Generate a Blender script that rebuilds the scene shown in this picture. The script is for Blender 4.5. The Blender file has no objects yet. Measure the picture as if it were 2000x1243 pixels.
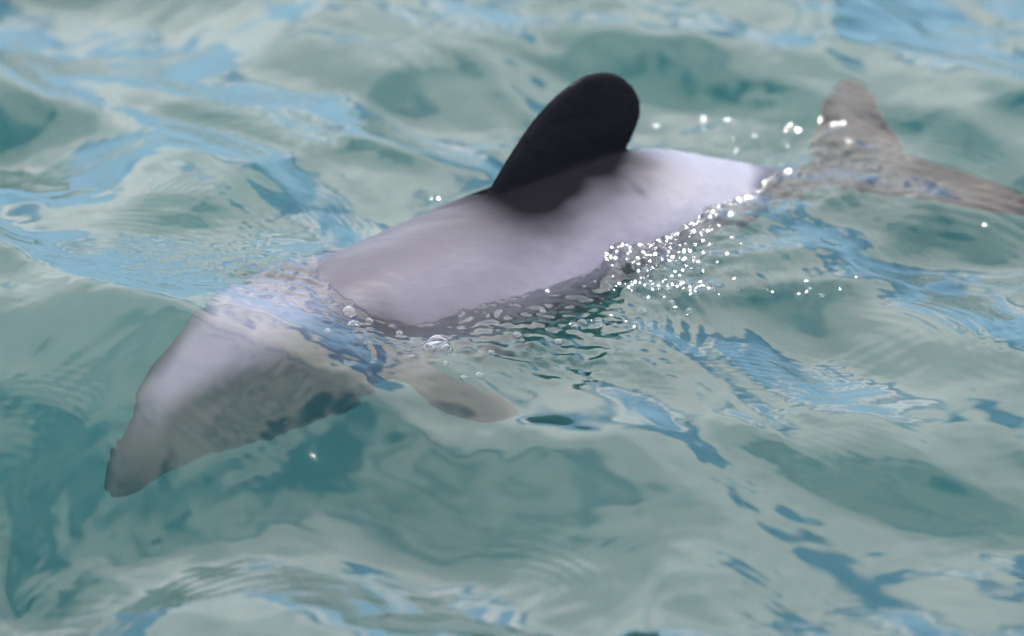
import bpy, bmesh, math
import numpy as np
from mathutils import Vector

R = math.radians
rng = np.random.default_rng(7)
scene = bpy.context.scene
C = scene.collection

# ------------------------------------------------------------------ camera
ELEV = R(25.0)
DIST = 8.0
TARGET = Vector((0.0, 0.0, 0.0))
cam_d = bpy.data.cameras.new('camera')
cam = bpy.data.objects.new('camera', cam_d)
C.objects.link(cam)
cam.location = TARGET + Vector((0, -math.cos(ELEV), math.sin(ELEV))) * DIST
cam.rotation_euler = (math.pi / 2 - ELEV, 0, 0)
cam_d.sensor_width = 36.0
cam_d.lens = 36.0 * DIST / 1.282
cam_d.clip_end = 3000
cam_d.dof.use_dof = True
cam_d.dof.focus_distance = DIST - 0.14
cam_d.dof.aperture_fstop = 2.4
scene.camera = cam

# ------------------------------------------------------------------ sky and sun
SUN_EL, SUN_AZ = R(75.5), R(24)          # azimuth from +Y towards +X
world = bpy.data.worlds.new('World')
scene.world = world
world.use_nodes = True
nt = world.node_tree
nt.nodes.clear()
def N(tree, typ, **kw):
    n = tree.nodes.new(typ)
    for k, v in kw.items():
        setattr(n, k, v)
    return n
out = N(nt, 'ShaderNodeOutputWorld')
bg = N(nt, 'ShaderNodeBackground'); bg.inputs['Strength'].default_value = 0.15
sky = N(nt, 'ShaderNodeTexSky', sky_type='NISHITA', sun_disc=False)
sky.sun_elevation = SUN_EL; sky.sun_rotation = SUN_AZ
sky.air_density = 1.0; sky.dust_density = 0.0; sky.ozone_density = 1.6; sky.altitude = 800
tc = N(nt, 'ShaderNodeTexCoord')
sep = N(nt, 'ShaderNodeSeparateXYZ')
nt.links.new(tc.outputs['Generated'], sep.inputs[0])
def math_n(tree, op, a, b=None, clamp=False):
    n = N(tree, 'ShaderNodeMath', operation=op, use_clamp=clamp)
    for i, v in enumerate((a, b)):
        if v is None: continue
        if isinstance(v, (int, float)): n.inputs[i].default_value = v
        else: tree.links.new(v, n.inputs[i])
    return n.outputs[0]
zz = math_n(nt, 'ADD', math_n(nt, 'MAXIMUM', sep.outputs['Z'], 0.0), 0.25)
cx = math_n(nt, 'DIVIDE', sep.outputs['X'], zz)
cy = math_n(nt, 'DIVIDE', sep.outputs['Y'], zz)
comb = N(nt, 'ShaderNodeCombineXYZ')
nt.links.new(cx, comb.inputs[0]); nt.links.new(cy, comb.inputs[1])
comb.inputs[2].default_value = 3.7
nz = N(nt, 'ShaderNodeTexNoise'); nz.inputs['Scale'].default_value = 1.5
nz.inputs['Detail'].default_value = 4; nz.inputs['Roughness'].default_value = 0.52
nz.inputs['Distortion'].default_value = 0.4
nt.links.new(comb.outputs[0], nz.inputs['Vector'])
cr = N(nt, 'ShaderNodeValToRGB')
cr.color_ramp.elements[0].position = 0.365; cr.color_ramp.elements[0].color = (0, 0, 0, 1)
cr.color_ramp.elements[1].position = 0.475; cr.color_ramp.elements[1].color = (1, 1, 1, 1)
el = N(nt, 'ShaderNodeMapRange', interpolation_type='SMOOTHSTEP')     # the cloud deck thins out towards the horizon
el.inputs['From Min'].default_value = 0.08; el.inputs['From Max'].default_value = 0.43
el.inputs['To Min'].default_value = -0.27; el.inputs['To Max'].default_value = 0.035
nt.links.new(sep.outputs['Z'], el.inputs['Value'])
el2 = N(nt, 'ShaderNodeMapRange', interpolation_type='SMOOTHSTEP')    # and breaks up overhead, where the sun stands
el2.inputs['From Min'].default_value = 0.45; el2.inputs['From Max'].default_value = 0.95
el2.inputs['To Min'].default_value = 0.0; el2.inputs['To Max'].default_value = -0.215
nt.links.new(sep.outputs['Z'], el2.inputs['Value'])
nt.links.new(math_n(nt, 'ADD', math_n(nt, 'ADD', nz.outputs['Fac'], el.outputs[0]), el2.outputs[0]), cr.inputs[0])
nz2 = N(nt, 'ShaderNodeTexNoise'); nz2.inputs['Scale'].default_value = 2.6
nz2.inputs['Detail'].default_value = 3
nt.links.new(comb.outputs[0], nz2.inputs['Vector'])
cr2 = N(nt, 'ShaderNodeValToRGB')          # cloud brightness
cr2.color_ramp.elements[0].position = 0.36; cr2.color_ramp.elements[0].color = (8.2, 8.2, 8.1, 1)
cr2.color_ramp.elements[1].position = 0.60; cr2.color_ramp.elements[1].color = (11.0, 10.6, 10.3, 1)
nt.links.new(nz2.outputs['Fac'], cr2.inputs[0])
mix = N(nt, 'ShaderNodeMixRGB')
nt.links.new(cr.outputs[0], mix.inputs[0])
nt.links.new(sky.outputs[0], mix.inputs[1])
nt.links.new(cr2.outputs[0], mix.inputs[2])
hz = N(nt, 'ShaderNodeMapRange', interpolation_type='SMOOTHSTEP')     # pale blue haze along the horizon
hz.inputs['From Min'].default_value = 0.0; hz.inputs['From Max'].default_value = 0.20
hz.inputs['To Min'].default_value = 0.85; hz.inputs['To Max'].default_value = 0.0
nt.links.new(sep.outputs['Z'], hz.inputs['Value'])
mixh = N(nt, 'ShaderNodeMixRGB'); mixh.inputs[2].default_value = (1.5, 2.8, 4.9, 1)
nt.links.new(hz.outputs[0], mixh.inputs[0]); nt.links.new(mix.outputs[0], mixh.inputs[1])
nt.links.new(mixh.outputs[0], bg.inputs[0])
nt.links.new(bg.outputs[0], out.inputs[0])

sun_d = bpy.data.lights.new('sun', 'SUN')
sun_d.energy = 2.1; sun_d.angle = R(0.53); sun_d.color = (1.0, 0.95, 0.88)
sun = bpy.data.objects.new('sun', sun_d); C.objects.link(sun)
sd = Vector((math.sin(SUN_AZ) * math.cos(SUN_EL), math.cos(SUN_AZ) * math.cos(SUN_EL), math.sin(SUN_EL)))
sun.rotation_euler = sd.to_track_quat('Z', 'Y').to_euler()
sun.location = sd * 20

scene.view_settings.view_transform = 'Standard'
scene.view_settings.look = 'None'
scene.view_settings.gamma = 1.0
scene.view_settings.exposure = 1.2
cyc = scene.cycles
cyc.use_denoising = True
cyc.max_bounces = 9
cyc.volume_bounces = 1
cyc.transmission_bounces = 7
cyc.glossy_bounces = 3
cyc.diffuse_bounces = 2
cyc.sample_clamp_indirect = 4.0
cyc.blur_glossy = 2.0
cyc.caustics_reflective = True
cyc.caustics_refractive = True

# ------------------------------------------------------------------ small tools
def smooth(a, b, x):
    t = np.clip((x - a) / (b - a), 0, 1)
    return t * t * (3 - 2 * t)

def px_plane(px, py, z=0.0):
    """where the sight line through a spot of the 2000 px wide frame meets height z"""
    f = cam_d.lens / 36.0 * 2000
    d = Vector(((px - 1000) / f, -(py - 621.5) / f, -1.0))
    c, s = math.cos(ELEV), math.sin(ELEV)
    right, up, back = Vector((1, 0, 0)), Vector((0, s, c)), Vector((0, -c, s))
    w = right * d.x + up * d.y + back * d.z
    k = (z - cam.location.z) / w.z
    p = cam.location + w * k
    return p.x, p.y

_perm = np.random.default_rng(3).permutation(512)
_grad = np.random.default_rng(4).normal(size=(512, 2))
_grad /= np.linalg.norm(_grad, axis=1)[:, None]
def perlin(x, y, seed=0):
    xi = np.floor(x).astype(int); yi = np.floor(y).astype(int)
    xf = x - xi; yf = y - yi
    u = xf ** 3 * (xf * (xf * 6 - 15) + 10); v = yf ** 3 * (yf * (yf * 6 - 15) + 10)
    def g(ix, iy, dx, dy):
        k = _perm[(_perm[(ix + seed * 17) & 511] + iy) & 511]
        return _grad[k, 0] * dx + _grad[k, 1] * dy
    a = g(xi, yi, xf, yf); b = g(xi + 1, yi, xf - 1, yf)
    c = g(xi, yi + 1, xf, yf - 1); d = g(xi + 1, yi + 1, xf - 1, yf - 1)
    return (a + (b - a) * u) * (1 - v) + (c + (d - c) * u) * v

def polydist(x, y, pts):
    """distance to a polyline, signed (positive on the side nearer the viewer's shore), and position along it 0..1"""
    L = [0.0]
    for (a, b) in zip(pts[:-1], pts[1:]):
        L.append(L[-1] + math.hypot(b[0] - a[0], b[1] - a[1]))
    def seg(i):
        a, b = pts[i], pts[i + 1]
        ex, ey = b[0] - a[0], b[1] - a[1]
        l2 = ex * ex + ey * ey
        t = np.clip(((x - a[0]) * ex + (y - a[1]) * ey) / l2, 0, 1)
        dx = x - a[0] - t * ex; dy = y - a[1] - t * ey
        return np.hypot(dx, dy), np.sign(dx * ey - dy * ex), (L[i] + t * math.sqrt(l2)) / L[-1]
    n = len(pts) - 1
    best = np.full(x.shape, 1e9); bs = np.zeros_like(x); bp = np.zeros_like(x)
    for i in range(n):
        d, s_, p_ = seg(i)
        m = d < best
        best = np.where(m, d, best); bs = np.where(m, s_, bs); bp = np.where(m, p_, bp)
    # soften the seams where two stretches of the line are equally near
    tau = np.clip(best * 0.22, 0.004, 0.08)
    W = np.zeros_like(x); P = np.zeros_like(x); D = np.zeros_like(x)
    for i in range(n):
        d, s_, p_ = seg(i)
        w = np.exp(-np.minimum((d - best) / tau, 40)); W += w; P += w * p_; D += w * d
    return D / W * bs - 0 * bp, P / W

def spline(pts, n=60):
    """Catmull-Rom through 2-D points"""
    P = np.array([pts[0]] + list(pts) + [pts[-1]], float)
    o = []
    seg = len(pts) - 1
    for i in range(seg):
        p0, p1, p2, p3 = P[i:i + 4]
        for t in np.linspace(0, 1, max(2, n // seg), endpoint=False):
            o.append(0.5 * ((2 * p1) + (-p0 + p2) * t + (2 * p0 - 5 * p1 + 4 * p2 - p3) * t * t
                            + (-p0 + 3 * p1 - 3 * p2 + p3) * t ** 3))
    o.append(P[-1])
    return [tuple(q) for q in o]

def pxline(pts, z=0.0, n=24):
    return spline([px_plane(a, b, z) for a, b in pts], n)

# ------------------------------------------------------------------ dolphin's own geometry (needed by the water)
SNOUT = np.array([-0.480, -0.281]); TAIL = np.array([0.504, 0.533])
AX = TAIL - SNOUT; LEN = np.linalg.norm(AX); AX = AX / LEN
LFT = np.array([-AX[1], AX[0]]) * -1            # the dolphin's left, towards the viewer
ROLL = R(6)
_t = np.array([0.00, 0.010, 0.04, 0.10, 0.20, 0.26, 0.30, 0.41, 0.50, 0.58, 0.68, 0.78, 0.877, 0.93, 1.00, 1.06])
_zc = np.array([-.170, -.166, -.152, -.124, -.086, -.068, -.061, -.058, -.046, -.030, -.014, -.032, -.050, -.058, -.062, -.064])
_l = np.array([.000, -.004, -.015, -.030, -.040, -.044, -.045, -.045, -.046, -.047, -.048, -.050, -.046, -.032, .000, .03])   # sideways bend
_a = np.array([.003, .013, .034, .069, .106, .117, .126, .138, .136, .126, .105, .077, .046, .032, .018, .005])   # half height
_b = np.array([.003, .013, .034, .071, .110, .118, .127, .140, .136, .124, .100, .072, .040, .026, .014, .004])   # half width
def cub(tq, ys):
    """smooth interpolation of a station table"""
    m = np.gradient(ys, _t)
    i = np.clip(np.searchsorted(_t, tq) - 1, 0, len(_t) - 2)
    h = _t[i + 1] - _t[i]; u = np.clip((tq - _t[i]) / h, 0, 1)
    return ((2*u**3 - 3*u**2 + 1) * ys[i] + (u**3 - 2*u**2 + u) * h * m[i]
            + (-2*u**3 + 3*u**2) * ys[i+1] + (u**3 - u**2) * h * m[i+1])

# ------------------------------------------------------------------ water surface
def ridge(x, y, line, H, front, back, fade=0.15, sharp=0.02, slope=0):
    d, par = polydist(x, y, line)
    w = np.where(d > 0, front, back)
    env = smooth(0, fade, par) * smooth(0, fade, 1 - par)
    if not np.isscalar(H):
        H = np.interp(par, np.linspace(0, 1, len(H)), H)
    f = np.exp(-(np.sqrt(d * d + sharp * sharp) - sharp) / w)
    if slope:                                   # a long even slope on the front
        ds = np.sqrt(d * d + sharp * sharp) - sharp
        f = np.where(d > 0, np.clip(1 - ds / slope, 0, 1) ** 1.35, f)
    return H * f * env

def packet(x, y, cx, cy, rx, ry, lam, ang, amp):
    ca, sa = math.cos(ang), math.sin(ang)
    u = (x - cx) * ca + (y - cy) * sa; v = -(x - cx) * sa + (y - cy) * ca
    u2 = u + 0.35 * v * v / max(rx, ry) + 0.30 * lam * perlin(x * 16, y * 14, 27) + 0.5 * lam * perlin(x * 6, y * 6, 28)
    return amp * np.sin(2 * math.pi * u2 / lam) * np.exp(-(u / rx) ** 2 - (v / ry) ** 2)

def height(x, y):
    near = np.exp(-np.maximum(0, np.hypot(x, y * 0.8) - 1.1) / 1.2)
    far = np.exp(-np.maximum(0, np.hypot(x, y) - 3.0) / 25.0)
    # bend the coordinates so that no crest runs straight
    wx = x + 0.07 * perlin(x * 2.3 + 5, y * 2.3, 1) + 0.02 * perlin(x * 7, y * 7, 2)
    wy = y + 0.07 * perlin(x * 2.3 - 9, y * 2.3 + 4, 3) + 0.02 * perlin(x * 7 + 3, y * 7, 4)
    h = np.zeros_like(x)
    g = np.random.default_rng(21)
    for i in range(34):
        lam = 0.11 * (9.0 ** g.random()); ang = R(38) + g.normal() * 0.75
        slope = 0.049 * (lam / 0.35) ** 0.25
        amp = slope * lam / (2 * math.pi)
        k = 2 * math.pi / lam
        ph = k * (wx * math.cos(ang) + wy * math.sin(ang)) + g.random() * 6.283
        h += amp * (np.sin(ph) + 0.26 * np.cos(2 * ph)) * (near if lam < 0.5 else np.maximum(near, far * 0.8))
    patch = 0.35 + 1.3 * np.clip(perlin(x * 2.6 + 11, y * 2.2 - 3, 18) + 0.25, 0, 1)
    for i in range(16):
        lam = 0.035 * (2.8 ** g.random()); ang = R(60) + g.normal() * 0.9
        k = 2 * math.pi / lam; amp = 0.015 * lam / 6.283
        h += amp * np.sin(k * (wx * math.cos(ang) + wy * math.sin(ang)) + g.random() * 6.283) * near * patch
    for i in range(8):
        lam = 2.0 * (6.0 ** g.random()); ang = g.random() * 6.283
        k = 2 * math.pi / lam
        h += 0.010 * lam / 6.283 * np.sin(k * (x * math.cos(ang) + y * math.sin(ang)) + g.random() * 6.283) * far
    h -= 0
    X0, Y0 = px_plane(1500, 950)
    h *= 1 - 0.50 * np.exp(-((x - X0) / 0.55) ** 2 - ((y - Y0) / 0.45) ** 2)
    # calm the random sea close to the animal, where its own waves rule
    T = ((x - SNOUT[0]) * AX[0] + (y - SNOUT[1]) * AX[1]) / LEN
    S = (x - SNOUT[0]) * LFT[0] + (y - SNOUT[1]) * LFT[1]
    dseg = np.hypot(np.maximum(0, np.abs(T - 0.5) - 0.42) * LEN, S + 0.04)
    h *= 0.38 + 0.62 * smooth(0.12, 0.42, dseg)
    wob = 0.008 * perlin(x * 9, y * 9, 6)
    xx, yy = x + wob, y + 0.8 * wob
    # bow wave that the dolphin pushes up on the viewer's side
    bow = pxline([(-260, 350), (-60, 440), (150, 560), (300, 625), (430, 668), (580, 700), (740, 735), (860, 778), (1000, 800),
                  (1130, 792), (1260, 752), (1400, 742), (1490, 715), (1640, 690)], 0.075)
    h += ridge(xx, yy, bow, [.026, .040, .060, .078, .084, .080, .066, .052, .038, .026, .012], 0.15, 0.44, 0.10, 0.022, 0.45)
    # water heaped over the head
    h -= 0.018
    h += 0.010 * smooth(0.08, 0.22, T) * smooth(0.345, 0.275, T) * np.exp(-((S - 0.0) / 0.17) ** 2)
    h += 0.008 * smooth(0.20, 0.33, T) * smooth(0.85, 0.5, T) * np.exp(-((S - 0.12) / 0.10) ** 2)
    h -= 0.026 * np.exp(-((T - 0.325) / 0.07) ** 2 - ((S - 0.06) / 0.09) ** 2)
    # the broad swell whose far side lies on the left
    X0, Y0 = px_plane(120, 640)
    h += 0.034 * np.exp(-((x - X0) / 0.50) ** 2 - ((y - Y0) / 0.42) ** 2)
    # crest that runs up from the head to the far left, and its fellows
    h += ridge(xx, yy, pxline([(330, 560), (430, 470), (540, 385), (640, 310), (700, 215), (800, 160), (930, 150)]), 0.018, 0.05, 0.11)
    h += ridge(xx, yy, pxline([(640, 310), (760, 325), (880, 335), (1000, 330)]), 0.012, 0.04, 0.08)
    h += ridge(xx, yy, pxline([(1570, -260), (1600, -80), (1615, 60), (1605, 190), (1570, 300)]), 0.016, 0.10, 0.05)
    h += ridge(xx, yy, pxline([(1740, 270), (1820, 245), (1900, 265), (2060, 330), (2200, 370)]), 0.012, 0.06, 0.09)
    h += ridge(xx, yy, pxline([(1450, 215), (1600, 130), (1760, 120), (1900, 170), (2080, 250)]), 0.026, 0.1, 0.10, 0.15, 0.03, 0.34)
    # wake beside the tail
    h += ridge(xx, yy, pxline([(1250, 600), (1400, 585), (1560, 560), (1750, 530), (1900, 480)]), 0.010, 0.028, 0.05)
    h += ridge(xx, yy, pxline([(1330, 530), (1500, 515), (1650, 480), (1780, 420), (1850, 350)]), 0.009, 0.028, 0.05)
    h += ridge(xx, yy, pxline([(1380, 470), (1480, 440), (1600, 395), (1720, 340)]), 0.008, 0.022, 0.04)
    h += ridge(xx, yy, pxline([(1120, 545), (1230, 505), (1330, 465), (1430, 415), (1500, 360), (1560, 320)]), 0.017, 0.05, 0.05)
    # lower right and lower left streaks
    h += ridge(xx, yy, pxline([(690, 800), (780, 880), (900, 985), (1040, 1060), (1200, 1120)]), 0.004, 0.09, 0.07)
    h += ridge(xx, yy, pxline([(1010, 850), (1080, 930), (1160, 1000), (1300, 1060)]), 0.003, 0.06, 0.06)
    h += ridge(xx, yy, pxline([(-100, 790), (60, 850), (150, 885), (210, 915)]), 0.006, 0.03, 0.05)
    # trains of fine capillary ripples
    for (a, b, rx, ry, lam, ang, amp) in [
        (400, 470, .05, .09, .013, 2.2, .0006), (640, 460, .05, .10, .014, 0.6, .0006), (1330, 650, .06, .09, .020, 0.1, .0008),
        (1660, 200, .07, .12, .016, 0.9, .0007), (1850, 290, .08, .10, .015, 1.2, .0007),
        (1550, 720, .08, .10, .016, 1.3, .0007), (90, 870, .07, .10, .015, 1.1, .0007), (1090, 1080, .04, .09, .018, 0.7, .0008),
        (150, 1180, .10, .10, .022, 0.8, .0010), (1850, 620, .08, .12, .022, 0.6, .0006),
        (730, 770, .025, .07, .020, 0.1, .0008), (1290, 790, .06, .06, .012, 1.5, .0004), (1450, 480, .08, .12, .022, 1.1, .0006),
        (1900, 400, .08, .12, .022, 1.3, .0006), (330, 620, .10, .06, .018, 1.0, .0012), (260, 560, .12, .06, .013, 1.2, .0009)]:
        X0, Y0 = px_plane(a, b)
        h += packet(xx, yy, X0, Y0, rx, ry, lam, ang, amp * 0.6)
    # churned water along the flank and at the tail
    def blob(a, b, rx, ry, ang=0.0):
        X0, Y0 = px_plane(a, b); ca, sa = math.cos(ang), math.sin(ang)
        u = (x - X0) * ca + (y - Y0) * sa; v = -(x - X0) * sa + (y - Y0) * ca
        return np.exp(-(u / rx) ** 2 - (v / ry) ** 2)
    m1 = blob(1290, 500, .14, .075, R(37)) + blob(1430, 420, .12, .05, R(50)) + blob(1290, 550, .10, .05)
    m2 = blob(760, 650, .20, .085) + blob(980, 610, .17, .10, R(20)) + blob(1050, 735, .14, .05) + 0.6 * blob(560, 640, .16, .08)
    m3 = blob(1430, 290, .16, .08) + blob(1600, 320, .12, .10) + 0.7 * blob(1580, 370, .14, .10)
    n1 = perlin(x * 60, y * 48, 11) + 0.6 * perlin(x * 110, y * 95, 12)
    n3 = perlin(x * 34, y * 30, 19)
    n2 = perlin(x * 38, y * 45, 13) + 0.6 * perlin(x * 85, y * 95, 14)
    h += np.clip(m1, 0, 1.2) * (0.0022 * n1 + 0.0070 * n3) + np.clip(m2, 0, 1.2) * 0.0046 * n2 + np.clip(m3, 0, 1.1) * 0.0020 * n1
    h += near * 0.00016 * np.sin(2 * math.pi * (wx * math.cos(0.9) + wy * math.sin(0.9)) / 0.017) * np.clip(perlin(x * 5 + 2, y * 4, 23) * 2.2, 0, 1)
    h += near * 0.00018 * np.sin(2 * math.pi * (wx * math.cos(2.1) + wy * math.sin(2.1)) / 0.021) * np.clip(perlin(x * 4 - 7, y * 5 + 3, 24) * 2.2, 0, 1)
    h += near * (0.0009 * perlin(wx * 30, wy * 24, 15) + 0.0005 * perlin(wx * 62, wy * 50, 29) * np.clip(0.4 + 2 * perlin(x * 3 + 5, y * 3, 30), 0, 1)) * (1 + perlin(x * 3, y * 3, 16))
    return h

def axis(lo, hi, step, grow, end):
    core = list(np.arange(lo, hi + step / 2, step))
    up, s = [], step
    while core[-1] + (sum(up) if up else 0) < end:
        s *= grow; up.append(s)
    r = core[-1] + np.cumsum(up); l = core[0] - np.cumsum(up)
    return np.array(list(l[::-1]) + core + list(r))

GRID = {}
def hgrid(x, y):
    """water height read off the finished surface"""
    xs, ys, Z = GRID['xs'], GRID['ys'], GRID['Z']
    i = np.clip(np.searchsorted(xs, x) - 1, 0, len(xs) - 2); j = np.clip(np.searchsorted(ys, y) - 1, 0, len(ys) - 2)
    u = (x - xs[i]) / (xs[i + 1] - xs[i]); v = (y - ys[j]) / (ys[j + 1] - ys[j])
    return (Z[j, i] * (1 - u) + Z[j, i + 1] * u) * (1 - v) + (Z[j + 1, i] * (1 - u) + Z[j + 1, i + 1] * u) * v

def build_water():
    xs = axis(-0.85, 0.85, 0.0036, 1.13, 600); ys = axis(-1.15, 1.25, 0.0048, 1.13, 600)
    nx, ny = len(xs), len(ys)
    X, Y = np.meshgrid(xs, ys)
    Z = height(X, Y)
    GRID.update(xs=xs, ys=ys, Z=Z)
    v = np.stack([X, Y, Z], -1).reshape(-1, 3)
    idx = np.arange(nx * ny).reshape(ny, nx)
    q = np.stack([idx[:-1, :-1], idx[:-1, 1:], idx[1:, 1:], idx[1:, :-1]], -1).reshape(-1, 4)
    border = list(idx[0, :]) + list(idx[1:, -1]) + list(idx[-1, -2::-1]) + list(idx[-2:0:-1, 0])
    low = v[border].copy(); low[:, 2] = -14.0
    nb = len(border); base = len(v)
    verts = np.concatenate([v, low])
    side = [(border[i], base + i, base + (i + 1) % nb, border[(i + 1) % nb]) for i in range(nb)]
    me = bpy.data.meshes.new('sea_water')
    nq = len(q); loops = np.concatenate([q.ravel(), np.array(side).ravel(), np.arange(base + nb - 1, base - 1, -1)])
    starts = np.concatenate([np.arange(0, (nq + nb) * 4, 4), [(nq + nb) * 4]])
    me.vertices.add(len(verts)); me.vertices.foreach_set('co', verts.ravel())
    me.loops.add(len(loops)); me.loops.foreach_set('vertex_index', loops.astype(np.int32))
    me.polygons.add(nq + nb + 1); me.polygons.foreach_set('loop_start', starts.astype(np.int32))
    me.update(calc_edges=True)
    sm = np.zeros(nq + nb + 1, bool); sm[:nq] = True
    me.polygons.foreach_set('use_smooth', sm)
    me.validate()
    return me

mw = bpy.data.materials.new('sea_water'); mw.use_nodes = True
t = mw.node_tree; t.nodes.clear()
o = N(t, 'ShaderNodeOutputMaterial')
gl = N(t, 'ShaderNodeBsdfGlass'); gl.inputs['IOR'].default_value = 1.333
gl.inputs['Roughness'].default_value = 0.055
t.links.new(gl.outputs[0], o.inputs['Surface'])
WCOL = (0.13, 0.50, 0.485, 1); WDEN = 0.80
vs = N(t, 'ShaderNodeVolumeScatter'); vs.inputs['Color'].default_value = WCOL; vs.inputs['Density'].default_value = WDEN
vs.inputs['Anisotropy'].default_value = 0.0
va = N(t, 'ShaderNodeVolumeAbsorption'); va.inputs['Color'].default_value = WCOL; va.inputs['Density'].default_value = WDEN
ad = N(t, 'ShaderNodeAddShader')
t.links.new(vs.outputs[0], ad.inputs[0]); t.links.new(va.outputs[0], ad.inputs[1])
t.links.new(ad.outputs[0], o.inputs['Volume'])
mw.cycles.homogeneous_volume = True

water = bpy.data.objects.new('sea_water', build_water()); C.objects.link(water)
water.data.materials.append(mw)
water['kind'] = 'structure'
water['label'] = 'rippled milky green sea reflecting clouds and blue sky'
water['category'] = 'water'

# ------------------------------------------------------------------ dolphin
def spine(tq):
    tq = np.asarray(tq, float)
    p = SNOUT[None] + AX[None] * (tq * LEN)[:, None]
    p = p + LFT[None] * cub(tq, _l)[:, None]
    return np.column_stack([p, cub(tq, _zc)])
def frame(tq):
    tq = np.asarray(tq, float); e = 0.01
    T = spine(tq + e) - spine(tq - e); T /= np.linalg.norm(T, axis=1)[:, None]
    L = np.column_stack([T[:, 1], -T[:, 0], T[:, 0] * 0]); L /= np.linalg.norm(L, axis=1)[:, None]
    U = np.cross(L, T); U /= np.linalg.norm(U, axis=1)[:, None]
    U = np.where(U[:, 2:3] < 0, -U, U)
    c, s = math.cos(ROLL), math.sin(ROLL)
    return T, L * c + U * s, U * c - L * s

def at(tq, l, u):
    """a point of the animal: station, metres to its left, metres up"""
    T, L, U = frame([tq]); P = spine([tq])
    return P[0] + L[0] * l + U[0] * u

V, F = [], []
def add_rings(rings):
    n = len(rings[0]); b = len(V)
    for r in rings: V.extend([tuple(p) for p in r])
    for i in range(len(rings) - 1):
        for j in range(n):
            F.append((b + i*n + j, b + i*n + (j+1) % n, b + (i+1)*n + (j+1) % n, b + (i+1)*n + j))
    F.append(tuple(b + j for j in range(n))[::-1])
    F.append(tuple(b + (len(rings)-1)*n + j for j in range(n)))

# trunk
ts = np.concatenate([np.linspace(0.000, 0.012, 8)[:-1], np.linspace(0.012, 0.1, 18)[:-1], np.linspace(0.1, 1.0, 90)])
Ts, Ls, Us = frame(ts); Ps = spine(ts); A_, B_ = cub(ts, _a), cub(ts, _b)
th = np.linspace(0, 2 * math.pi, 56, endpoint=False)
rings = []
for i, tt in enumerate(ts):
    s_, c_ = np.sin(th), np.cos(th)
    keel = float(smooth(0.5, 0.85, tt))                 # towards the tail the back sharpens to a ridge
    up = np.where(c_ > 0, A_[i] * 1.0, A_[i] * 0.98)
    lat = B_[i] * np.sign(s_) * np.abs(s_) ** (1 + 0.55 * keel * (np.abs(c_)))
    rings.append(Ps[i] + np.outer(lat, Ls[i]) + np.outer(c_ * up, Us[i]))
add_rings(rings)

def blade(origin, span, chord, thick, table, n=20):
    """a fin: table of (span, leading edge, trailing edge, half thickness)"""
    span, chord, thick = (np.array(q, float) / np.linalg.norm(q) for q in (span, chord, thick))
    T_ = np.array(table, float)
    hh = np.linspace(T_[0, 0], T_[-1, 0], 40)
    rr = []
    for h in hh:
        le, te, tk = (np.interp(h, T_[:, 0], T_[:, k]) for k in (1, 2, 3))
        a = np.linspace(0, 2 * math.pi, n, endpoint=False)
        ch = (le + te) / 2 - (te - le) / 2 * np.cos(a)
        f = (ch - le) / max(te - le, 1e-6)
        prof = np.sin(a) * (1.15 - 0.5 * f)
        rr.append(np.array(origin) + span * h + np.outer(ch, chord) + np.outer(prof * tk, thick))
    add_rings(rr)

# dorsal fin
tf = 0.508
T0, L0, U0 = (q[0] for q in frame([0.58]))
base = at(tf, 0, 0)
Tb = at(0.68, 0, cub(np.array([0.68]), _a)[0]) - at(tf, 0, cub(np.array([tf]), _a)[0])
Tb /= np.linalg.norm(Tb); Ub = np.cross(L0, Tb); Ub = Ub if Ub[2] > 0 else -Ub
Lb = np.cross(Ub, Tb); Lb = Lb if Lb @ L0 > 0 else -Lb
fin_o = at(tf, 0, cub(np.array([tf]), _a)[0] - 0.004)
blade(fin_o, Ub, Tb, Lb, [(h_, a_ * 1.10 - .004, b_ * 1.10, k_) for (h_, a_, b_, k_) in [(-.05, -.05, .26, .020), (-.012, -.014, .245, .019), (.0, .0, .222, .016), (.008, .005, .213, .0145), (.02, .012, .224, .0135),
                          (.047, .037, .240, .0115), (.07, .060, .240, .010), (.090, .084, .230, .009), (.102, .102, .220, .008),
                          (.113, .124, .206, .0072), (.1195, .143, .192, .0062), (.1235, .160, .174, .004)]])
# flukes
FS = 1.12
fo = at(0.955, 0, 0); Tt, Lt, Ut = (q[0] for q in frame([0.955]))
cz, sz = math.cos(R(11)), math.sin(R(11)); Tt = np.array([Tt[0] * cz - Tt[1] * sz, Tt[0] * sz + Tt[1] * cz, Tt[2]]); Lt = np.array([Tt[1], -Tt[0], 0.0]); Lt /= np.linalg.norm(Lt)
Tt = Tt + np.array([0, 0, 0.16]); Tt /= np.linalg.norm(Tt); Ut = np.cross(Lt, Tt); Ut = Ut if Ut[2] > 0 else -Ut
for s in (1, -1):
    blade(fo, Lt * s + Ut * 0.03 * s, Tt, Ut, [(q_[0] * FS, q_[1] * FS, q_[2] * FS, q_[3] * 1.1) for q_ in [(-.01, -.06, .085, .015), (.0, -.055, .082, .015), (.02, -.040, .094, .013), (.055, -.012, .110, .011), (.10, .024, .124, .0085),
                               (.14, .056, .138, .007), (.175, .084, .148, .0055), (.198, .106, .150, .0045), (.210, .124, .145, .003)]])
# flippers
for s in (1, -1):
    r = at(0.285, s * 0.098, -0.052); Tq, Lq, Uq = (q[0] for q in frame([0.285]))
    sp = Lq * s * 0.95 + Uq * -0.18 + Tq * 0.16
    cd = Tq * 0.9 - Lq * s * 0.42
    thk = np.cross(sp, cd)
    blade(r, sp, cd, thk, [(-.03, -.030, .038, .015), (.0, -.030, .038, .014), (.04, -.030, .038, .012), (.09, -.028, .038, .010),
                           (.15, -.022, .035, .008), (.180, -.012, .028, .0065), (.20, .000, .018, .0045)])

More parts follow.
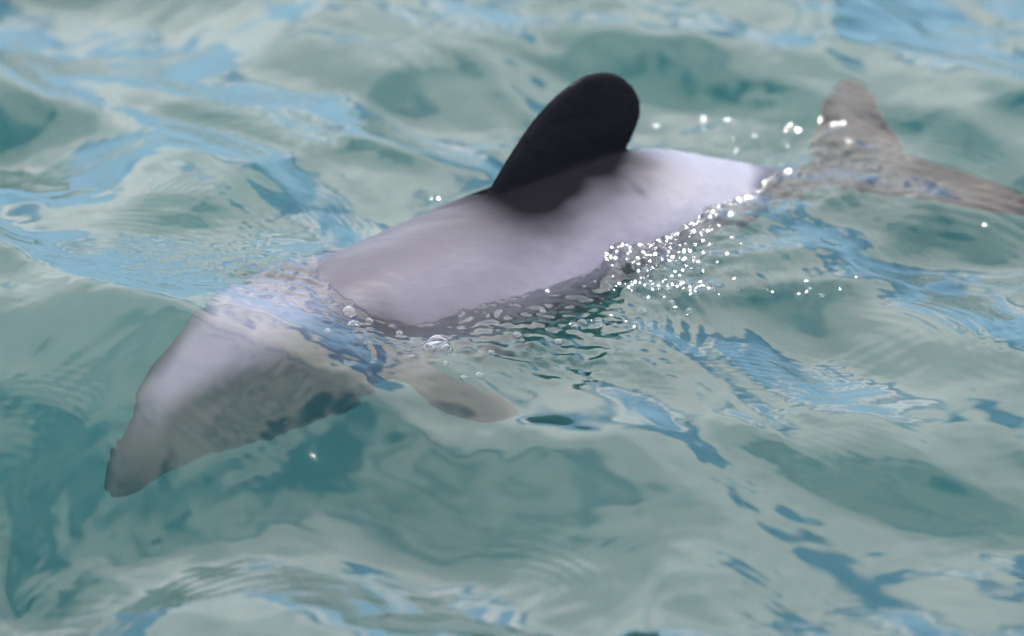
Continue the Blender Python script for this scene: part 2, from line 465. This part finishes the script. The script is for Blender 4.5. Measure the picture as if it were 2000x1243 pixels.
me = bpy.data.meshes.new('dolphin'); me.from_pydata(V, [], F); me.update()
bm = bmesh.new(); bm.from_mesh(me); bmesh.ops.recalc_face_normals(bm, faces=bm.faces); bm.to_mesh(me); bm.free()
tmp = bpy.data.objects.new('dolphin', me); C.objects.link(tmp)
rm = tmp.modifiers.new('remesh', 'REMESH'); rm.mode = 'VOXEL'; rm.voxel_size = 0.0030
sm = tmp.modifiers.new('smooth', 'SMOOTH'); sm.factor = 0.5; sm.iterations = 9
dg = bpy.context.evaluated_depsgraph_get()
me2 = bpy.data.meshes.new_from_object(tmp.evaluated_get(dg))
tmp.modifiers.clear()
dolphin = tmp; dolphin.data = me2; bpy.data.meshes.remove(me); me2.name = 'dolphin'
me2.polygons.foreach_set('use_smooth', np.ones(len(me2.polygons), bool))

# skin pattern: natural colouring plus painted sheen and fin shade, by place on its body
co = np.empty(len(me2.vertices) * 3); me2.vertices.foreach_get('co', co); co = co.reshape(-1, 3)
tt = ((co[:, :2] - SNOUT) @ AX) / LEN
T_, L_, U_ = frame(tt); P_ = spine(tt)
rel = co - P_
u = np.einsum('ij,ij->i', rel, U_); l = np.einsum('ij,ij->i', rel, L_)
A = cub(np.clip(tt, 0.01, 1.0), _a); B = cub(np.clip(tt, 0.01, 1.0), _b)
hu = u / A                                              # -1 belly .. 1 back
n_big = perlin(tt * 14, u * 22 + l * 9, 31); n_fine = perlin(tt * 60, u * 90 + l * 30, 32)
grey = np.array([0.122, 0.113, 0.140]); pale = np.array([0.22, 0.203, 0.233]); dark = np.array([0.030, 0.028, 0.034]); black = np.array([0.007, 0.007, 0.009])
white = np.array([0.45, 0.44, 0.45])
def lerp(c, d, w):
    return c * (1 - w[:, None]) + np.asarray(d)[None] * w[:, None]
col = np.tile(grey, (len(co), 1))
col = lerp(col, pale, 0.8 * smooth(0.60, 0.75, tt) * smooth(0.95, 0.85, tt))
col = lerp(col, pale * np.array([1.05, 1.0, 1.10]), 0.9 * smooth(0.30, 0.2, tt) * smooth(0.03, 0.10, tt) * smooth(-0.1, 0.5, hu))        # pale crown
col = lerp(col, white, smooth(-0.45, -0.75, hu + 0.1 * n_big) * smooth(0.25, 0.4, tt) * smooth(0.9, 0.7, tt))   # belly
col *= (1 + 0.50 * np.exp(-((hu - 0.30) / 0.25) ** 2) * smooth(0.35, 0.5, tt) - 0.35 * smooth(0.72, 1.0, hu) * smooth(0.60, 0.48, tt) * smooth(0.2, 0.3, tt))[:, None]  # flank sheen painted into the skin colour; back edge darkened
# dark mask from the snout past the eye to the flipper
phi = np.degrees(np.arctan2(np.abs(l) / B, u / A))       # 0 on the back, 180 on the belly
mask = smooth(20, 56, phi + 18 * n_big - 70 * (tt - 0.20)) * smooth(0.34, 0.27, tt)
col = lerp(col, np.array([.011, .008, .0085]), 0.95 * np.clip(mask, 0, 1))
col = lerp(col, np.array([.010, .008, .009]), smooth(0.085, 0.03, tt) * 0.92)
# dark cape spilling from the fin, with the fin's shadow painted in
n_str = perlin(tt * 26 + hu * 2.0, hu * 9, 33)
cape_shade = np.exp(-((tt - 0.590) / 0.120) ** 4) * smooth(0.50, 1.04, hu + 0.07 * n_big + 0.05 * n_str - 0.6 * (tt - 0.57)) ** 1.1
col = lerp(col, black * 0.8, np.clip(1.3 * cape_shade, 0, 1) * 0.98)
finm = smooth(0.002, 0.014, u - A) * smooth(0.42, 0.46, tt) * smooth(0.80, 0.74, tt)
col = lerp(col, black, finm)
# dark tail stock and flukes
col = lerp(col, dark * 0.4, smooth(0.800, 0.835, tt + 0.012 * n_big - 0.03 * smooth(0.6, 1.0, hu)) * 0.93)
col = lerp(col, np.array([.030, .019, .021]), smooth(1.0, 1.06, tt + 0.3 * np.abs(l)) * 0.8)
# flippers
flp = smooth(1.08, 1.2, np.abs(l) / B) * smooth(0.2, 0.24, tt) * smooth(0.52, 0.48, tt) * smooth(0.0, -0.03, u)
col = lerp(col, np.array([.007, .005, .0055]), flp)
col *= (1 + 0.05 * n_big + 0.04 * n_fine)[:, None]
rough = 0.50 - 0.18 * smooth(0.58, 0.68, tt)
rough = rough * (1 - finm) + 0.30 * finm
gloss = 0.16 + 0.55 * smooth(0.60, 0.70, tt) * smooth(0.2, 0.6, hu)
gloss = gloss * (1 - np.clip(1.35 * cape_shade, 0, 1))
gloss = (gloss * (1 - finm) + 0.05 * finm * smooth(0.01, 0.05, u - A)) * (1 - flp) * smooth(0.20, 0.30, tt) * smooth(0.93, 0.87, tt)
nick = np.exp(-((tt - 0.645) / 0.006) ** 2 - ((hu - 0.72 + 6 * (tt - 0.645)) / 0.07) ** 2) * (l > 0)
col = lerp(col, dark, 0.6 * nick)
ga = me2.attributes.new('gloss', 'FLOAT', 'POINT'); ga.data.foreach_set('value', gloss.astype(np.float32))
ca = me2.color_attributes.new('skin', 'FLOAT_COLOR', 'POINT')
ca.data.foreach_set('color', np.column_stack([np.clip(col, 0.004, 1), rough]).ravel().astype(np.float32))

ms = bpy.data.materials.new('dolphin_skin'); ms.use_nodes = True
t = ms.node_tree; p = t.nodes['Principled BSDF']
at_ = N(t, 'ShaderNodeAttribute'); at_.attribute_name = 'skin'
tcn = N(t, 'ShaderNodeTexCoord')
n1 = N(t, 'ShaderNodeTexNoise'); n1.inputs['Scale'].default_value = 45; n1.inputs['Detail'].default_value = 6
t.links.new(tcn.outputs['Object'], n1.inputs['Vector'])
rp = N(t, 'ShaderNodeMapRange'); rp.inputs['From Min'].default_value = 0.3; rp.inputs['From Max'].default_value = 0.7
rp.inputs['To Min'].default_value = 0.95; rp.inputs['To Max'].default_value = 1.04
t.links.new(n1.outputs['Fac'], rp.inputs['Value'])
mul = N(t, 'ShaderNodeVectorMath', operation='SCALE')
t.links.new(at_.outputs['Color'], mul.inputs[0]); t.links.new(rp.outputs[0], mul.inputs['Scale'])
t.links.new(mul.outputs[0], p.inputs['Base Color'])
rr2 = N(t, 'ShaderNodeMath', operation='MULTIPLY')
rf = N(t, 'ShaderNodeMapRange'); rf.inputs['From Min'].default_value = 0.35; rf.inputs['From Max'].default_value = 0.65
rf.inputs['To Min'].default_value = 0.65; rf.inputs['To Max'].default_value = 1.15
t.links.new(at_.outputs['Alpha'], rr2.inputs[0]); t.links.new(rf.outputs[0], rr2.inputs[1]); t.links.new(rr2.outputs[0], p.inputs['Roughness'])
p.inputs['IOR'].default_value = 1.40; 
gn = N(t, 'ShaderNodeAttribute'); gn.attribute_name = 'gloss'; t.links.new(gn.outputs['Fac'], p.inputs['Specular IOR Level'])
n2 = N(t, 'ShaderNodeTexNoise'); n2.inputs['Scale'].default_value = 26; n2.inputs['Detail'].default_value = 5
mp_ = N(t, 'ShaderNodeMapping'); mp_.inputs['Rotation'].default_value = (0, 0, -math.atan2(AX[1], AX[0])); mp_.inputs['Scale'].default_value = (0.35, 1.4, 1.4)   # streaks of running water along the body
t.links.new(tcn.outputs['Object'], mp_.inputs['Vector']); t.links.new(mp_.outputs[0], n2.inputs['Vector'])
t.links.new(n2.outputs['Fac'], rf.inputs['Value'])
bmp = N(t, 'ShaderNodeBump'); bmp.inputs['Strength'].default_value = 0.22; bmp.inputs['Distance'].default_value = 0.01
t.links.new(n2.outputs['Fac'], bmp.inputs['Height']); t.links.new(bmp.outputs[0], p.inputs['Normal'])
me2.materials.clear(); me2.materials.append(ms)
dolphin['label'] = 'small grey dolphin with rounded black dorsal fin breaking the surface'
dolphin['category'] = 'dolphin'

# eye: a small dark bead on each side of the mask
me_ = bpy.data.materials.new('eye'); me_.use_nodes = True
q = me_.node_tree.nodes['Principled BSDF']; q.inputs['Base Color'].default_value = (.006, .005, .005, 1); q.inputs['Roughness'].default_value = 0.08
eb = bmesh.new(); bmesh.ops.create_uvsphere(eb, u_segments=16, v_segments=10, radius=0.0075)
em = bpy.data.meshes.new('eye'); eb.to_mesh(em); eb.free(); em.materials.append(me_)
for f in em.polygons: f.use_smooth = True
for sgn in (1, -1):
    e = bpy.data.objects.new('eye', em); C.objects.link(e); e.parent = dolphin
    bb = float(cub(np.array([0.155]), _b)[0]); aa = float(cub(np.array([0.155]), _a)[0])
    e.location = at(0.155, sgn * bb * 0.955, -0.25 * aa)

# ------------------------------------------------------------------ bubbles and sun glints
mb = bpy.data.materials.new('water_film'); mb.use_nodes = True
t = mb.node_tree; t.nodes.clear(); o = N(t, 'ShaderNodeOutputMaterial')
g_ = N(t, 'ShaderNodeBsdfGlass'); g_.inputs['IOR'].default_value = 1.333; g_.inputs['Roughness'].default_value = 0.05
t.links.new(g_.outputs[0], o.inputs['Surface'])

def h1(x, y):
    return float(hgrid(np.array([x]), np.array([y]))[0])
def ground(px, py):
    """the spot of the water surface seen at a place of the photograph"""
    z = 0.02
    for _ in range(8):
        x, y = px_plane(px, py, z); z = 0.5 * z + 0.5 * h1(x, y)
    return x, y, h1(x, y)

def dome_mesh(n=20, m=7, wall=0.07):
    """a floating bubble: a thin domed shell of water with a small meniscus foot"""
    bm = bmesh.new(); prof = []
    for i in range(m + 1):
        a = math.pi / 2 * i / m; prof.append((math.sin(a), math.cos(a)))
    prof += [(1.10, -0.10), (0.98, -0.22)]
    for i in range(m, -1, -1):
        a = math.pi / 2 * i / m; prof.append(((1 - wall) * math.sin(a), (1 - wall) * math.cos(a)))
    rows = []
    for (r, z) in prof:
        rows.append([bm.verts.new((r * math.cos(2*math.pi*j/n), r * math.sin(2*math.pi*j/n), z)) for j in range(n)] if r > 1e-6 else [bm.verts.new((0, 0, z))])
    for A1, B1 in zip(rows[:-1], rows[1:]):
        for j in range(n):
            k = (j + 1) % n
            f = [A1[j % len(A1)], A1[k % len(A1)], B1[k % len(B1)], B1[j % len(B1)]]
            f = list(dict.fromkeys(f))
            bm.faces.new(f)
    bmesh.ops.recalc_face_normals(bm, faces=bm.faces)
    me = bpy.data.meshes.new('bubble'); bm.to_mesh(me); bm.free()
    for f in me.polygons: f.use_smooth = True
    me.materials.append(mb)
    return me
dome = dome_mesh()
BUB = [(855, 676, .0150), (838, 682, .0085), (872, 684, .0080), (682, 611, .0095), (690, 637, .0075), (722, 628, .0050), (1136, 632, .0065), (1168, 628, .0060), (1122, 640, .0045),
       (937, 734, .0050), (906, 739, .0045), (1010, 655, .0055), (1060, 612, .0050), (870, 712, .0040), (640, 650, .0045), (780, 655, .0050),
       (960, 690, .0045), (1090, 668, .0050), (1345, 608, .0045), (1258, 608, .0040), (1312, 592, .0040)]
for i, (a_, b_, r_) in enumerate(BUB):
    x, y, z = ground(a_, b_)
    e = bpy.data.objects.new('bubble', dome); C.objects.link(e)
    e.location = (x, y, z); e.scale = (r_, r_, r_ * 0.85); e.rotation_euler = (0, 0, i * 1.3)
    e['category'] = 'bubble'
    if i == 0:
        e['label'] = 'largest clear bubble floating on the churned water beside the dolphin'
    elif i in (1, 2):
        e['label'] = 'small clear bubble clinging to the side of the largest bubble'
        e['group'] = 'bubbles clinging to the largest'
    else:
        e['label'] = 'small clear bubble floating alone on the churned water beside the dolphin'
        e['group'] = 'small bubbles beside the dolphin'

# flat beads of water added to throw sun glints along the flank
sph = bmesh.new(); bmesh.ops.create_icosphere(sph, subdivisions=3, radius=1.0)
sv = np.array([v.co[:] for v in sph.verts]); sf = np.array([[v.index for v in f.verts] for f in sph.faces]); sph.free()
SV, SF = [], []
view = np.array((cam.location - TARGET).normalized()); sunv = np.array(sd)
glint_dir = view + sunv; glint_dir /= np.linalg.norm(glint_dir)          # halfway between camera and sun, so the added facets mirror its glint
def bead(x, y, a, jitter=3.5):
    z = h1(x, y); b = len(SV) * len(sv)
    n = glint_dir + rng.normal(size=3) * R(jitter); n /= np.linalg.norm(n)
    e1 = np.cross(n, [0.3, 1, 0]); e1 /= np.linalg.norm(e1); e2 = np.cross(n, e1)
    c = a * (0.045 + 0.03 * rng.random())
    q = np.outer(sv[:, 0] * a * (0.8 + 0.5 * rng.random()), e1) + np.outer(sv[:, 1] * a, e2) + np.outer(sv[:, 2] * c, n)
    SV.append(q + np.array([x, y, z + a * 0.15])); SF.append(sf + b)
def waterline(tq, sgn=1):
    """where the skin meets the water at a station"""
    an = np.radians(np.linspace(0, 130, 100))
    bb = float(cub(np.array([tq]), _b)[0]); aa = float(cub(np.array([tq]), _a)[0])
    T, L, U = frame([tq]); P = spine([tq])[0]
    pts = P + np.outer(np.sin(an) * bb * sgn, L[0]) + np.outer(np.cos(an) * aa, U[0])
    below = pts[:, 2] < hgrid(pts[:, 0], pts[:, 1])
    k = int(np.argmax(below)) if below.any() else -1
    return pts[k], L[0] * sgn
for k in range(340):
    tq = 0.585 + 0.30 * rng.random() ** 0.85
    p_, l_ = waterline(tq)
    off = abs(rng.normal()) * 0.016 * (2.4 if tq < 0.70 else (0.8 if tq < 0.8 else 0.25))
    bead(p_[0] + l_[0] * off, p_[1] + l_[1] * off, 0.0016 + 0.0030 * rng.random() ** 1.6)
for k in range(170):                                    # a fine glistening rim right at the skin
    tq = 0.57 + 0.31 * rng.random()
    p_, l_ = waterline(tq)
    off = 0.001 + abs(rng.normal()) * 0.004
    bead(p_[0] + l_[0] * off, p_[1] + l_[1] * off, 0.0013 + 0.0016 * rng.random(), 3.0)
for k in range(30):
    tq = 0.34 + 0.26 * rng.random()
    p_, l_ = waterline(tq)
    off = abs(rng.normal()) * 0.012
    bead(p_[0] + l_[0] * off, p_[1] + l_[1] * off, 0.0016 + 0.0018 * rng.random(), 12)
for (cx_, cy_, n_, wx_, wy_) in [(1290, 515, 50, .050, .028), (1290, 560, 80, .040, .010), (1470, 300, 16, .06, .03), (1610, 265, 9, .04, .05), (1370, 240, 4, .012, .01), (1280, 250, 3, .01, .01), (870, 392, 6, .02, .015),
                                 (1500, 570, 6, .08, .008), (1575, 562, 5, .012, .008), (1820, 510, 4, .007, .007), (1930, 437, 3, .006, .004), (1685, 543, 3, .012, .006), (1145, 630, 7, .03, .012), (1345, 605, 3, .008, .008)]:
    x0, y0, _z = ground(cx_, cy_)
    for k in range(n_):
        bead(x0 + rng.normal() * wx_, y0 + rng.normal() * wy_, 0.0024 + 0.0028 * rng.random(), 2.8)
SV = np.concatenate(SV); SF = np.concatenate(SF)
sm_ = bpy.data.meshes.new('glints'); sm_.from_pydata(SV.tolist(), [], SF.tolist()); sm_.update()
sm_.polygons.foreach_set('use_smooth', np.ones(len(sm_.polygons), bool)); sm_.materials.append(mb)
glints = bpy.data.objects.new('glints', sm_); C.objects.link(glints)
glints['kind'] = 'stuff'; glints['label'] = 'flat beads of water tilted to glint in the sun along the waterline of the dolphin'; glints['category'] = 'glints'
